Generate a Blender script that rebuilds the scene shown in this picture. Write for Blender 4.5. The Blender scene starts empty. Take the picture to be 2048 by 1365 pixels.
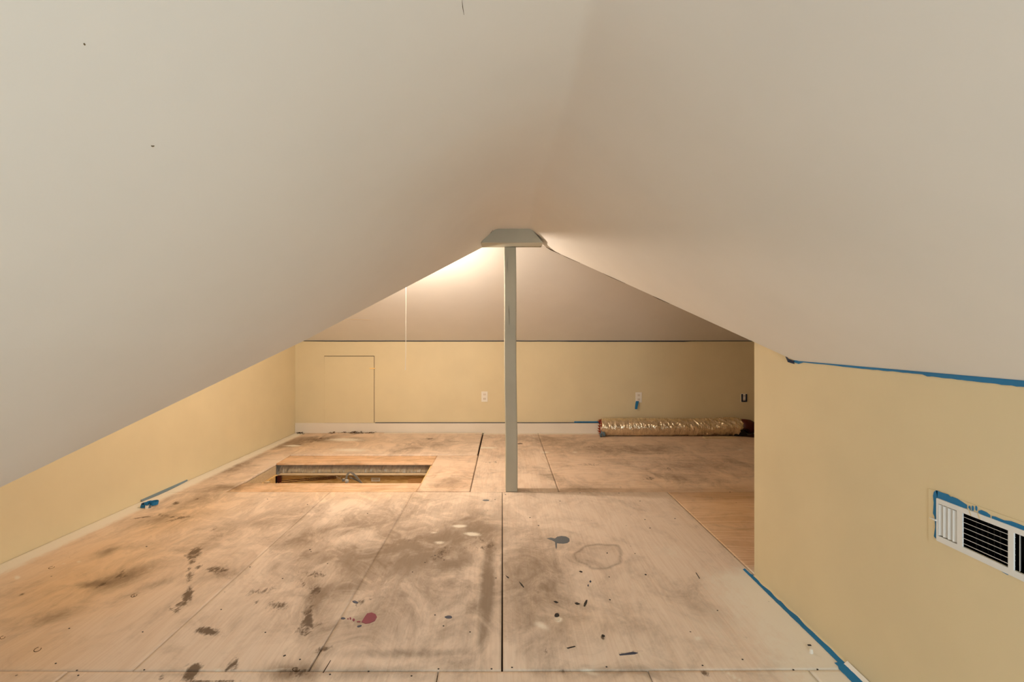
import bpy, bmesh, math, random
import numpy as np
from mathutils import Vector, noise

random.seed(7)
S = bpy.context.scene
C = S.collection
E = 1.15                      # camera height above the floor in metres; plan below is written in units of it
F = 960.0                     # focal length in pixels of a 2048 px wide frame
CX, CY = 1005.0, 671.0        # principal point of the photograph

# ------------------------------------------------------------------ camera, world, lights, exposure
cam = bpy.data.objects.new('camera', bpy.data.cameras.new('camera'))
C.objects.link(cam)
cam.data.sensor_width = 36.0
cam.data.lens = F / 2048 * 36
cam.data.shift_x = (1024 - CX) / 2048
cam.data.shift_y = -(682.5 - CY) / 2048
cam.data.clip_start = 0.02
cam.location = (0, 0, E)
cam.rotation_euler = (math.pi / 2, 0, 0)
S.camera = cam

w = bpy.data.worlds.new('world'); S.world = w; w.use_nodes = True
w.node_tree.nodes['Background'].inputs[0].default_value = (0.75, 0.85, 1.0, 1)
w.node_tree.nodes['Background'].inputs[1].default_value = 1.0

def area(name, loc, size, size_y, power, color, target):
    l = bpy.data.lights.new(name, 'AREA'); l.shape = 'RECTANGLE'; l.size = size; l.size_y = size_y
    l.energy = power; l.color = color
    o = bpy.data.objects.new(name, l); C.objects.link(o); o.location = loc
    o.rotation_euler = (Vector(target) - Vector(loc)).to_track_quat('-Z', 'Y').to_euler()
    return o
DAY = (.77, 0.91, 1.0)
# daylight from the window in the end wall behind the photographer
YB = -1.35                    # end wall behind the photographer
area('window_light', (0.42 * E, (YB + .12) * E, .66 * E), 0.85, 0.8, 14.5, DAY, (0.0 * E, 3 * E, 0.72 * E))
BULB = 25
S.view_settings.view_transform = 'Standard'
S.view_settings.look = 'None'
S.view_settings.gamma = 1.0
S.view_settings.use_curve_mapping = False
S.view_settings.exposure = 1.12

# ------------------------------------------------------------------ helpers
def V(x, y, z): return Vector((x * E, y * E, z * E))
def flo(px, py):              # point of the floor seen at a pixel
    y = F / (py - CY); return ((px - CX) / F * y, y)
def link(name, me, mat=None, parent=None, smooth=False):
    o = bpy.data.objects.new(name, me); C.objects.link(o)
    if mat: me.materials.append(mat)
    if smooth:
        me.polygons.foreach_set('use_smooth', [True] * len(me.polygons))
    if parent: o.parent = parent
    return o
def tag(o, label=None, cat=None, group=None, kind=None):
    if label: o['label'] = label
    if cat: o['category'] = cat
    if group: o['group'] = group
    if kind: o['kind'] = kind
    return o
def empty(name, label, cat, loc=(0, 0, 0), group=None):
    o = bpy.data.objects.new(name, None); C.objects.link(o); o.location = loc
    o.empty_display_size = 0.05
    return tag(o, label, cat, group)

class MB:
    """collects shapes in metres and links them as one mesh object"""
    def __init__(s): s.bm = bmesh.new()
    def poly(s, pts):
        return s.bm.faces.new([s.bm.verts.new(Vector(p)) for p in pts])
    def prism(s, pts, d):
        d = Vector(d); a = [s.bm.verts.new(Vector(p)) for p in pts]; b = [s.bm.verts.new(Vector(p) + d) for p in pts]
        n = len(a); s.bm.faces.new(a); s.bm.faces.new(b[::-1])
        for i in range(n): s.bm.faces.new((a[i], b[i], b[(i + 1) % n], a[(i + 1) % n]))
    def box(s, lo, hi):
        x0, y0, z0 = lo; x1, y1, z1 = hi
        s.prism([(x0, y0, z0), (x1, y0, z0), (x1, y1, z0), (x0, y1, z0)], (0, 0, z1 - z0))
    def tube(s, pts, r, n=10, rf=None):
        pts = [Vector(p) for p in pts]; rings = []
        for i, p in enumerate(pts):
            t = (pts[min(i + 1, len(pts) - 1)] - pts[max(i - 1, 0)]).normalized()
            u = t.cross(Vector((0, 0, 1)) if abs(t.z) < .9 else Vector((0, 1, 0))).normalized(); v = t.cross(u)
            ring = []
            for k in range(n):
                a = 2 * math.pi * k / n
                rr = rf(i / (len(pts) - 1), a) if rf else r
                ring.append(s.bm.verts.new(p + (u * math.cos(a) + v * math.sin(a)) * rr))
            rings.append(ring)
        for a, b in zip(rings, rings[1:]):
            for k in range(n): s.bm.faces.new((a[k], a[(k + 1) % n], b[(k + 1) % n], b[k]))
        s.bm.faces.new(rings[0][::-1]); s.bm.faces.new(rings[-1])
        return rings
    def build(s, name, mat=None, parent=None, smooth=False, bevel=0, seg=1):
        bmesh.ops.recalc_face_normals(s.bm, faces=s.bm.faces)
        me = bpy.data.meshes.new(name)
        if bevel:
            bmesh.ops.bevel(s.bm, geom=list(s.bm.edges), offset=bevel, segments=seg, affect='EDGES', profile=.5)
        s.bm.to_mesh(me); s.bm.free()
        return link(name, me, mat, parent, smooth)

# ------------------------------------------------------------------ materials
def lin(r, g, b):
    f = lambda c: (c / 255 / 12.92) if c / 255 <= .04045 else ((c / 255 + .055) / 1.055) ** 2.4
    return (f(r), f(g), f(b), 1)
class NT:
    def __init__(s, name, rough=.6, metallic=0.0):
        s.m = bpy.data.materials.new(name); s.m.use_nodes = True
        s.t = s.m.node_tree; s.b = s.t.nodes['Principled BSDF']
        s.b.inputs['Roughness'].default_value = rough; s.b.inputs['Metallic'].default_value = metallic
        s.b.inputs['Specular IOR Level'].default_value = .35
    def n(s, typ, **kw):
        x = s.t.nodes.new(typ)
        for k, v in kw.items(): setattr(x, k, v)
        return x
    def l(s, a, b): s.t.links.new(a, b)
    def put(s, inp, v):
        if hasattr(v, 'links') or isinstance(v, bpy.types.NodeSocket): s.l(v, inp)
        else: inp.default_value = v
    def math(s, op, a, b=None, c=None, clamp=False):
        x = s.n('ShaderNodeMath', operation=op, use_clamp=clamp); s.put(x.inputs[0], a)
        if b is not None: s.put(x.inputs[1], b)
        if c is not None: s.put(x.inputs[2], c)
        return x.outputs[0]
    def mix(s, f, a, b, mode='MIX'):
        x = s.n('ShaderNodeMix', data_type='RGBA', blend_type=mode)
        s.put(x.inputs[0], f); s.put(x.inputs[6], a); s.put(x.inputs[7], b); return x.outputs[2]
    def noise(s, vec, scale, detail=4, rough=.55, dist=0.0):
        x = s.n('ShaderNodeTexNoise'); x.inputs['Scale'].default_value = scale; x.inputs['Detail'].default_value = detail
        x.inputs['Roughness'].default_value = rough; x.inputs['Distortion'].default_value = dist
        if vec is not None: s.l(vec, x.inputs['Vector'])
        return x.outputs['Fac']
    def ramp(s, f, lo, hi):
        x = s.n('ShaderNodeMapRange', interpolation_type='SMOOTHSTEP'); s.put(x.inputs[0], f)
        x.inputs[1].default_value = lo; x.inputs[2].default_value = hi; return x.outputs[0]
    def mapping(s, vec, scale=(1, 1, 1), loc=(0, 0, 0)):
        x = s.n('ShaderNodeMapping'); s.l(vec, x.inputs[0]); x.inputs['Scale'].default_value = scale
        x.inputs['Location'].default_value = loc; return x.outputs[0]
    def bump(s, h, strength=.2, dist=.001):
        x = s.n('ShaderNodeBump'); x.inputs['Strength'].default_value = strength; x.inputs['Distance'].default_value = dist
        s.l(h, x.inputs['Height']); s.l(x.outputs[0], s.b.inputs['Normal'])
    def col(s, v): s.put(s.b.inputs['Base Color'], v)

def paint(name, c, var=.04, rough=.55, bump=.15, bscale=260, spec=.35):
    a = NT(name, rough); a.b.inputs['Specular IOR Level'].default_value = spec
    pos = a.n('ShaderNodeTexCoord').outputs['Object']
    n1 = a.noise(pos, 2.3, 3); d = tuple(x * (1 - var * 3) for x in c[:3]) + (1,)
    a.col(a.mix(a.ramp(n1, .3, .75), c, d))
    a.bump(a.noise(pos, bscale, 3), bump, .0006)
    return a.m
M = {}
M['ceiling'] = paint('ceiling_paint', lin(232, 228, 221), .012, .75, .12)
M['wall'] = paint('yellow_wall_paint', lin(225, 210, 172), .02, .6, .2)
M['trim'] = paint('white_trim_paint', lin(232, 222, 206), .02, .5, .1)
M['post'] = paint('grey_white_post_paint', lin(184, 180, 162), .05, .5, .25, 60)
M['white_plastic'] = paint('white_plastic', lin(240, 235, 224), .005, .35, .0)
M['white_metal'] = paint('white_enamelled_metal', lin(228, 230, 228), .01, .35, .05)
M['tape'] = paint('blue_masking_tape', lin(28, 120, 172), .08, .6, .3, 500)
M['tape_dark'] = paint('navy_tape_edge', lin(38, 50, 72), .08, .6, .2, 500)
M['tape_grey'] = paint('paint_smeared_tape', lin(120, 140, 150), .12, .6, .3, 300)
M['blue_grey'] = paint('blue_grey_paint', lin(112, 118, 124), .1, .6, .0)
M['navy'] = paint('navy_paint', lin(70, 74, 92), .1, .6, .0)
M['maroon'] = paint('maroon_paint', lin(140, 52, 70), .12, .6, .0)
M['black_mark'] = paint('black_mark', lin(50, 44, 40), .1, .7, .0)
M['white_spot'] = paint('white_filler', lin(225, 212, 190), .03, .7, .1)
M['gap'] = paint('dark_gap', lin(72, 52, 30), .1, .9, .0)
M['subfloor'] = paint('dark_subfloor', lin(70, 42, 26), .1, .9, .1)
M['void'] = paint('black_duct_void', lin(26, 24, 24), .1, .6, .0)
M['dirt'] = paint('brown_dirt', lin(98, 66, 26), .2, .95, .6, 90)
M['steel'] = paint('dull_grey_steel', lin(160, 158, 152), .05, .4, .05)
M['rust'] = paint('rusty_iron', lin(86, 34, 20), .2, .7, .2)
M['caulk'] = paint('painted_caulk_crack', lin(108, 92, 66), .1, .8, .0)
M['black_plastic'] = paint('black_plastic_film', lin(18, 18, 24), .1, .25, .0)
M['red_liner'] = paint('dark_red_liner', lin(92, 18, 12), .2, .5, .3, 120)
M['glass'] = None

def foil(name, c, rough=.32, met=.75):
    a = NT(name, rough, met)
    pos = a.n('ShaderNodeTexCoord').outputs['Object']
    n = a.noise(a.mapping(pos, (14, 5, 5)), 4, 5, .6, .6)
    a.col(a.mix(a.ramp(n, .3, .7), c, tuple(x * .72 for x in c[:3]) + (1,)))
    a.bump(a.noise(a.mapping(pos, (1, .3, .3)), 26, 4, .55, .7), .9, .02)
    return a.m
M['foil'] = foil('crinkled_foil', lin(250, 232, 200), .17, .85)
M['foil_dull'] = foil('dull_foil', lin(250, 240, 218), .22, .3)

def pine(name, c1, c2, scale=1.0):
    a = NT(name, .55)
    pos = a.n('ShaderNodeTexCoord').outputs['Object']
    n = a.noise(a.mapping(pos, (1.6 * scale, 14 * scale, 14 * scale)), 1.6, 4, .6, 1.2)
    s = a.math('SINE', a.math('MULTIPLY', n, 42.0))
    f = a.ramp(s, -.6, 1.0)
    a.col(a.mix(a.math('MULTIPLY', f, .6), c1, c2))
    a.bump(n, .15, .001)
    return a.m
M['pine'] = pine('new_pine_board', lin(232, 186, 128), lin(208, 150, 86))
M['pine_dark'] = pine('old_pine_board', lin(246, 212, 146), lin(206, 154, 80))
M['pale_wood'] = pine('pale_wood_board', lin(222, 200, 164), lin(200, 172, 130))

def plywood():
    a = NT('dirty_plywood', .62); a.b.inputs['Specular IOR Level'].default_value = .3
    at = lambda nm: a.n('ShaderNodeAttribute', attribute_name=nm).outputs['Fac']
    uv = a.n('ShaderNodeUVMap', uv_map='grain').outputs[0]
    geo = a.n('ShaderNodeNewGeometry').outputs['Position']
    rnd = at('tint')
    base = a.mix(rnd, lin(236, 220, 203), lin(229, 207, 184))
    # grain: fine streaks along u and broad cathedral figure
    fine = a.noise(a.mapping(uv, (3, 110, 1)), 1.0, 5, .65, .2)
    broad = a.noise(a.mapping(uv, (.8, 7, 1)), 1.0, 3, .5, .8)
    fig = a.ramp(a.math('SINE', a.math('MULTIPLY', broad, 50.0)), -.2, 1.0)
    base = a.mix(a.math('MULTIPLY', a.ramp(fine, .35, .75), .16), base, lin(168, 128, 84))
    fresh = at('fresh')
    base = a.mix(a.math('MULTIPLY', fresh, .75), base, lin(226, 170, 108))
    base = a.mix(a.math('MULTIPLY', fig, a.math('ADD', .07, a.math('MULTIPLY', fresh, .5))), base, lin(176, 120, 62))
    orange = at('orange')
    base = a.mix(a.math('MULTIPLY', orange, .7), base, lin(228, 184, 122))
    # smeared dirt, domain warped
    big = a.noise(geo, 3.0, 3, .5, 0)
    wr = a.noise(a.mapping(geo, (1, .75, 1)), 4.5, 8, .68, .9)
    fin = a.noise(a.mapping(geo, (1.0, .55, 1)), 22, 5, .7, 1.0)
    dirt = at('dirt')
    d = a.math('ADD', dirt, a.math('MULTIPLY', a.math('SUBTRACT', wr, .5), 1.5))
    d = a.math('ADD', d, a.math('MULTIPLY', a.math('SUBTRACT', fin, .5), .45))
    soft = a.math('MULTIPLY', a.ramp(a.math('ADD', d, a.math('MULTIPLY', at('smear'), .12)), .05, .95), .8)
    base = a.mix(soft, base, lin(112, 90, 66))
    swirl = a.ramp(a.math('ABSOLUTE', a.math('SUBTRACT', wr, .5)), .05, .0)
    base = a.mix(a.math('MULTIPLY', a.math('MULTIPLY', swirl, at('smear')), .16), base, lin(122, 96, 70))
    mk = a.math('ADD', at('mark'), a.math('MULTIPLY', a.math('SUBTRACT', a.noise(a.mapping(geo, (1.3, .6, 1)), 30, 6, .75, .6), .5), 2.2))
    base = a.mix(a.math('MULTIPLY', a.ramp(mk, .34, .85), .85), base, lin(80, 56, 30))
    base = a.mix(a.math('MULTIPLY', at('ring'), .5), base, lin(110, 88, 66))
    # white overspray of paint along the walls
    wh = a.math('ADD', at('white'), a.math('MULTIPLY', a.math('SUBTRACT', fin, .5), .8))
    base = a.mix(a.math('MULTIPLY', a.ramp(wh, .10, .75), .92), base, lin(238, 231, 216))
    sp = a.n('ShaderNodeTexVoronoi'); sp.inputs['Scale'].default_value = 9; a.l(geo, sp.inputs['Vector'])
    spots = a.ramp(sp.outputs['Distance'], .045, .02)
    base = a.mix(a.math('MULTIPLY', spots, a.ramp(big, .5, .6)), base, lin(76, 56, 38))
    a.col(base)
    a.bump(fine, .22, .0012)
    return a.m
M['ply'] = plywood()

# ------------------------------------------------------------------ roof shape
A0, B0 = 0.0966, 0.4733                     # near roof slope of the cross gable: z = A0 + B0*y
YR = 3.342; ZR = A0 + B0 * YR               # its ridge
ZT = .944                                   # height of the far knee wall
YF = 4.91
BF = (ZR - ZT) / (YF - YR)
XR = 1.046                                  # right knee wall
SOF = 1.65
def smin(a, b, k):
    h = max(k - abs(a - b), 0) / k
    return min(a, b) - h * h * k * .25
def zn(x, y):
    zl = SOF - .925 * (-.045 - x) if x > -.77 else SOF - .925 * .725 - .803 * (-.77 - x)
    wob = .006 * math.sin(y * 5.1) + .004 * math.sin(y * 11.3 + 1)
    f = min(1, max(0, (3.18 - y) / .25)) if y > 2.93 else 1.0
    xc = .168 - .022 * min(1, max(0, (2.9 - y) / 1.2)) + wob * min(1, max(0, 2.8 - y))
    zr = SOF - .880 * (x - .204) - f * .880 * (.204 - xc) * math.exp(-max(0, x - xc) / .22)
    t = min(1, max(0, (2.9 - y) / 1.6))
    z = smin(SOF, zl, .02 + .34 * t)
    return smin(z, zr, .005 + .006 * t)
def yv(x):
    y = 2.9
    for _ in range(12): y = (zn(x, max(y, 2.9)) - A0) / B0
    return y

def wave(x, y):
    return .0022 * noise.noise(Vector((x * 2.1, y * 1.7, 3.1)))

# ceiling: dormer slopes + soffit as a height field, then the cross gable slopes
bm = bmesh.new()
xs = sorted(set([round(v, 4) for v in np.linspace(-1.6, -.15, 50)] + [round(v, 4) for v in np.linspace(-.15, .3, 46)] +
                [round(v, 4) for v in np.linspace(.3, XR, 26)] + [-.77]))
NY = 80
cols = []
for x in xs:
    ye = yv(x); col_ = []
    for j in range(NY + 1):
        t = j / NY; y = YB + (ye - YB) * t
        edge = min(1, (1 - t) * 12) * min(1, (XR - x) * 8)
        col_.append(bm.verts.new(V(x, y, zn(x, y if j < NY else max(y, 0)) + (wave(x, y) * edge))))
    # keep the valley exactly on the near slope
    col_[-1].co.z = (A0 + B0 * ye) * E
    cols.append(col_)
for a_, b_ in zip(cols, cols[1:]):
    for j in range(NY): bm.faces.new((a_[j], a_[j + 1], b_[j + 1], b_[j])).smooth = True
mx = [(-2.3, yv(-1.6)), (-1.6, yv(-1.6))] + [(x, yv(x)) for x in xs[1:]]
pv = None
def strip(pairs):
    pr = None
    for x, y in pairs:
        a_ = bm.verts.new(V(x, y, A0 + B0 * y)); b_ = bm.verts.new(V(x, YR, ZR))
        if pr: bm.faces.new((pr[0], pr[1], b_, a_))
        pr = (a_, b_)
strip(mx)
strip([(XR, 1.98), (3.4, 1.98)])
q = [V(-2.3, YR, ZR), V(-2.3, YF + .02, ZT - .02 * BF), V(3.4, YF + .02, ZT - .02 * BF), V(3.4, YR, ZR)]
bm.faces.new([bm.verts.new(p) for p in q])
me = bpy.data.meshes.new('ceiling'); bm.to_mesh(me); bm.free()
ceiling = link('ceiling', me, M['ceiling'])
tag(ceiling, 'white painted sloping drywall ceiling with valleys meeting at the post', kind='structure')

def hair(name, pts, wdt, nrm, mat, parent):
    """a thin raised ribbon through points, width in metres, lying across nrm"""
    m = MB(); pts = [Vector(p) for p in pts]; nrm = Vector(nrm).normalized()
    for i, (a_, b_) in enumerate(zip(pts, pts[1:])):
        d = (b_ - a_).normalized(); sd = d.cross(nrm).normalized()
        w0 = wdt * (.3 if i == 0 else 1); w1 = wdt * (.3 if i == len(pts) - 2 else 1)
        m.prism([a_ - sd * w0 / 2, b_ - sd * w1 / 2, b_ + sd * w1 / 2, a_ + sd * w0 / 2], nrm * .0012)
    return m.build(name, mat, parent)
def on_ceiling(px, py):       # point of the dormer ceiling seen at a pixel
    lo, hi = .0, 3.3 / F
    for _ in range(50):
        t = (lo + hi) / 2; x, y, z = (px - CX) * t, F * t, 1 - (py - CY) * t
        if z < zn(x, y) and z < 1.9: lo = t
        else: hi = t
    return V(x, y, z)
def crack(pix, wdt, mat='caulk'):
    p = [on_ceiling(*q) for q in pix]
    return hair('drywall_crack', p, wdt, (p[0] * -1 + Vector((0, 0, E))).normalized(), M[mat], ceiling)
crack([(924, 0), (925, 12), (928, 30)], .0016)
crack([(302, 292), (305, 292.4), (309, 292)], .003)
crack([(168, 86), (169, 89), (170, 91)], .0022)
crack([(986, 460), (970, 482), (966, 489)], .0045)
crack([(1061, 462), (1075, 478), (1083, 487)], .0025)
crack([(985, 462.5), (1010, 463), (1035, 462), (1058, 461.5)], .003)
def valley(px, py, off=0):    # points along the right valley
    lo, hi = .25, XR
    for _ in range(40):
        x = (lo + hi) / 2; y = yv(x)
        if CX + F * x / y < px: lo = x
        else: hi = x
    return V(x, y - .004, zn(x, y) - .002 - off)
for a_, b_, w_ in ((1092, 1121, .011), (1122, 1160, .004), (1205, 1250, .003), (1305, 1338, .004)):
    hair('torn_joint_tape', [valley(a_, 0), valley((a_ * 2 + b_) / 3, 0, .001), valley(b_, 0)], w_, (0, -1, .5), M['caulk'], ceiling)
# pale ridge of joint compound on the far slope
def far_slope(px, py):
    c = ZT + BF * YF; t = (1 - c) / ((py - CY) - BF * F)
    return V((px - CX) * t, F * t, 1 - (py - CY) * t)
hair('joint_compound_ridge', [far_slope(686, 639), far_slope(700, 639), far_slope(725, 639.3), far_slope(742, 640)], .012, (0, -1, -1), M['white_spot'], ceiling)

# ------------------------------------------------------------------ walls
LX = lambda y: -2.185 + (y - 2.4) * .026
m = MB(); y0 = .35
m.prism([V(LX(y0), y0, -.02), V(LX(YF), YF, -.02), V(LX(YF), YF, ZT), V(LX(YR), YR, ZR + .01), V(LX(y0), y0, A0 + B0 * y0 + .01)], (-.08, 0, 0))
wall_left = tag(m.build('wall_left', M['wall']), 'yellow painted gable wall on the left under the low slope', kind='structure')
m = MB(); m.box(V(-2.3, YF, -.02), V(3.4, YF + .07, ZT + .02))
wall_far = tag(m.build('wall_far', M['wall']), 'yellow knee wall at the far end with outlets and access door', kind='structure')
m = MB()
VY0, VY1, VZ0, VZ1 = .93, 1.147, .521, .598   # register opening
T = .09
m.box(V(XR, YB, -.02), V(XR + T, VY0, .96)); m.box(V(XR, VY1, -.02), V(XR + T, 1.7165, .96))
m.box(V(XR, VY0, -.02), V(XR + T, VY1, VZ0)); m.box(V(XR, VY0, VZ1), V(XR + T, VY1, .96))
m.prism([V(XR, 1.7165, -.02), V(XR, 1.994, -.02), V(XR, 1.994, A0 + B0 * 1.994), V(XR, 1.7165, .909)], (T * E, 0, 0))
m.box(V(XR + T, 1.994 - T, -.02), V(3.4, 1.994, A0 + B0 * 1.994))
wall_right = tag(m.build('wall_right', M['wall']), 'yellow knee wall on the right with the white vent register', kind='structure')
m = MB(); m.prism([V(-1.6, YB, -.02), V(-1.6, yv(-1.6), -.02), V(-1.6, yv(-1.6), .33), V(-1.6, YB, .33)], (-.05, 0, 0))
m.box(V(-2.3, yv(-1.6) - .05, -.02), V(-1.6, yv(-1.6), .33))
tag(m.build('wall_left_dormer', M['wall']), 'low yellow knee wall beside the photographer', kind='structure')
m = MB(); m.box(V(3.35, 1.9, -.02), V(3.42, YF, 1.8)); tag(m.build('wall_right_gable', M['wall']), 'yellow gable wall at the hidden right end', kind='structure')
m = MB()
m.box(V(-1.65, YB - .07, -.02), V(-.5, YB, 1.7)); m.box(V(.6, YB - .07, -.02), V(1.14, YB, 1.7))
m.box(V(-.5, YB - .07, -.02), V(.6, YB, .35)); m.box(V(-.5, YB - .07, 1.15), V(.6, YB, 1.7))
tag(m.build('wall_back', M['wall']), 'yellow end wall behind the photographer with the window', kind='structure')
g = NT('window_glass', .05); g.b.inputs['Transmission Weight'].default_value = 1; g.col((1, 1, 1, 1))
win = MB()
for lo, hi in (((-.5, YB - .06, .35), (-.46, YB + .02, 1.15)), ((.56, YB - .06, .35), (.6, YB + .02, 1.15)), ((-.46, YB - .06, .35), (.56, YB + .02, .39)),
               ((-.46, YB - .06, 1.11), (.56, YB + .02, 1.15)), ((-.46, YB - .04, .74), (.56, YB, .77))):
    win.box(V(*lo), V(*hi))
window = tag(win.build('window_1', M['trim']), 'white framed sash window behind the photographer', kind='structure')
p = MB(); p.box(V(-.46, YB - .025, .39), V(.56, YB - .02, 1.11)); p.build('pane', g.m, window)

# baseboard along the far wall
m = MB(); m.box(V(LX(YF) + .002, YF - .013, .0), V(3.35, YF, .103))
tag(m.build('baseboard_far', M['trim'], bevel=.002), 'white painted baseboard along the far wall', kind='structure')

# ------------------------------------------------------------------ floor
m = MB()
zs0, zs1 = -.05, -.019
for lo, hi in (((-2.3, YB), (-1.86, YF)), ((-1.86, YB), (-.42, 3.2)), ((-1.86, 4.04), (-.42, YF)), ((-.42, YB), (3.4, YF))):
    m.box(V(lo[0], lo[1], zs0), V(hi[0], hi[1], zs1))
m.box(V(-1.86, 3.2, -.40), V(-.42, 4.04, -.38))
m.box(V(-1.88, 3.2, -.40), V(-1.86, 4.04, -.05)); m.box(V(-.42, 3.2, -.40), V(-.40, 4.04, -.05))
m.box(V(-1.86, 4.04, -.40), V(-.42, 4.06, -.05)); m.box(V(-1.86, 3.18, -.40), V(-.42, 3.2, -.05))
floor = tag(m.build('floor', M['subfloor']), 'attic floor of dirty plywood sheets over dark subfloor', kind='structure')

# stains given as (px, py, rx, ry, tilt deg, strength)
DIRT = [(800, 1110, 170, 45, -8, .55), (880, 1080, 120, 22, 5, .5), (745, 1045, 120, 25, -15, .35), (975, 1170, 13, 100, 3, .75), (966, 1270, 10, 60, 2, .55),
        (830, 1308, 170, 9, 0, .35), (930, 1322, 60, 22, 0, .3), (960, 1060, 45, 40, 0, .5), (640, 1065, 90, 20, -20, .4), (860, 1200, 120, 70, 0, .35),
        (900, 1130, 60, 22, -25, .5), (690, 1180, 60, 25, -25, .45), (1060, 1090, 50, 30, 10, .35), (1090, 1170, 80, 60, 0, .45), (1130, 1250, 110, 50, 0, .3),
        (1050, 1210, 40, 100, 0, .35), (640, 1200, 40, 60, 10, .45), (760, 1230, 80, 60, 0, .3),
        (430, 1075, 90, 18, -18, .3), (550, 1040, 90, 16, -10, .3), (400, 1000, 90, 12, -22, .3), (330, 1040, 60, 12, -10, .3),
        (450, 935, 60, 14, -15, .6), (470, 905, 50, 9, -12, .6), (640, 880, 60, 6, 0, .5), (560, 890, 70, 9, -8, .5), (840, 895, 60, 8, -8, .3),
        (1250, 900, 120, 9, 0, .4), (1400, 930, 120, 14, 0, .35), (1150, 890, 80, 8, 0, .3), (1080, 880, 60, 6, 0, .4), (470, 975, 70, 8, -8, .5),
        (1350, 955, 90, 9, 4, .3), (1120, 960, 70, 8, 20, .35), (900, 965, 30, 10, 0, .3), (720, 1345, 120, 14, 0, .4), (350, 1350, 60, 10, 0, .25),
        (250, 1155, 60, 12, -22, .5), (200, 1168, 45, 6, -5, .6), (120, 1230, 60, 10, -22, .3), (215, 1105, 22, 7, -20, .5), (300, 1175, 50, 8, -20, .3),
        (580, 1345, 60, 18, 0, .6), (1230, 1345, 200, 12, 0, .3), (1240, 1255, 60, 18, 0, .3), (1400, 1215, 60, 30, 30, .2), (440, 1150, 60, 10, -10, .2)]
MARK = [(388, 1108, 18, 10, -20, 1.0), (383, 1122, 9, 9, 20, .8), (396, 1128, 4, 8, 10, .6), (378, 1150, 9, 16, 15, .65), (398, 1135, 14, 9, -25, .55),
        (434, 1140, 20, 7, 4, .9), (376, 1192, 9, 14, 25, 1.15), (362, 1210, 14, 4, -25, 1.1), (345, 1221, 9, 4, 30, .95), (355, 1216, 4, 9, 0, .9), (415, 1263, 24, 8, 8, 1.1),
        (520, 1183, 32, 8, -6, .6), (511, 1207, 10, 7, -20, .55), (560, 1212, 26, 8, 8, .75), (545, 1220, 20, 6, 0, .5),
        (632, 1150, 28, 7, 3, .6), (605, 1165, 5, 12, -15, .7), (628, 1184, 16, 13, -30, .7), (617, 1238, 10, 26, 8, 1.0), (607, 1262, 16, 16, -20, .7), (638, 1250, 12, 6, -30, .8),
        (645, 1300, 15, 6, -18, .9), (460, 1332, 5, 13, 40, .95), (472, 1328, 6, 12, 25, .95), (388, 1341, 16, 12, -35, 1.1), (377, 1354, 12, 9, 0, 1.1), (323, 1355, 4, 9, 20, .9), (590, 1345, 24, 12, 0, .7), (420, 1364, 50, 2, 0, 1),
        (243, 1150, 14, 9, -25, .75), (205, 1170, 14, 3, -25, .8), (180, 1172, 14, 2, -5, .6), (44, 1190, 8, 3, -18, .95), (353, 1007, 9, 3, -15, .9), (394, 999, 5, 2, -20, .9),
        (282, 1036, 30, 1.5, -8, .7), (330, 1032, 30, 4, 8, .6), (360, 1037, 35, 3, -15, .6), (540, 1103, 7, 2, 0, .5), (430, 1060, 9, 5, -20, .45),
        (620, 950, 30, 2, 0, .4), (720, 1206, 10, 7, 0, .7), (740, 1200, 30, 3, -12, .5), (880, 1110, 30, 9, -35, .6), (975, 1095, 18, 10, 0, .6), (960, 1080, 30, 3, 25, .55), (922, 1097, 10, 4, -10, .5),
        (820, 1083, 20, 5, 10, .5), (640, 880, 25, 2, 0, .7), (600, 868, 9, 2, 0, 1.1), (663, 869, 9, 1.5, 0, .8), (712, 868, 20, 2.2, 0, 1), (735, 868.5, 16, 1.2, 0, .9), (630, 884, 14, 1.6, 0, .7), (597, 890, 10, 1.2, 0, .7), (860, 880, 8, 2, 0, .8), (820, 891, 9, 2, -20, .6),
        (1043, 1080, 22, 5, 5, .3), (1024, 1238, 8, 14, 0, .3), (1080, 1185, 12, 8, 30, .3), (1092, 1304, 7, 9, 0, .45), (1206, 1275, 4, 5, 0, .9), (1205, 1262, 1.5, 9, 0, .5), (1114, 1230, 5, 4, 0, .9),
        (1376, 1231, 5, 3, 0, .7), (1380, 1254, 26, 14, 0, .2), (1260, 1306, 30, 2, -5, .6), (1410, 1347, 12, 5, 20, .8), (1494, 1275, 8, 3, 30, .6), (1560, 1298, 9, 3, 0, .5), (1580, 1316, 12, 3, 25, .5), (1600, 1307, 9, 3, 25, .6), (1536, 1306, 9, 4, 0, .4),
        (1126, 1343, 6, 6, 0, .6), (1180, 930, 30, 3, 0, .5), (1300, 958, 12, 4, 0, .6), (1340, 940, 12, 3, 30, .6), (1180, 895, 30, 2, 0, .5), (1040, 888, 6, 1.5, 0, 1), (1200, 915, 30, 2, 0, .4), (1400, 945, 60, 2, 2, .4), (1450, 925, 60, 2, 3, .4), (1380, 912, 80, 2, 2, .35),
        (1240, 975, 4, 9, -60, .4), (1060, 945, 14, 4, 35, .4), (980, 925, 14, 2, 0, .5), (1165, 1300, 2, 2, 0, .4)]
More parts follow.
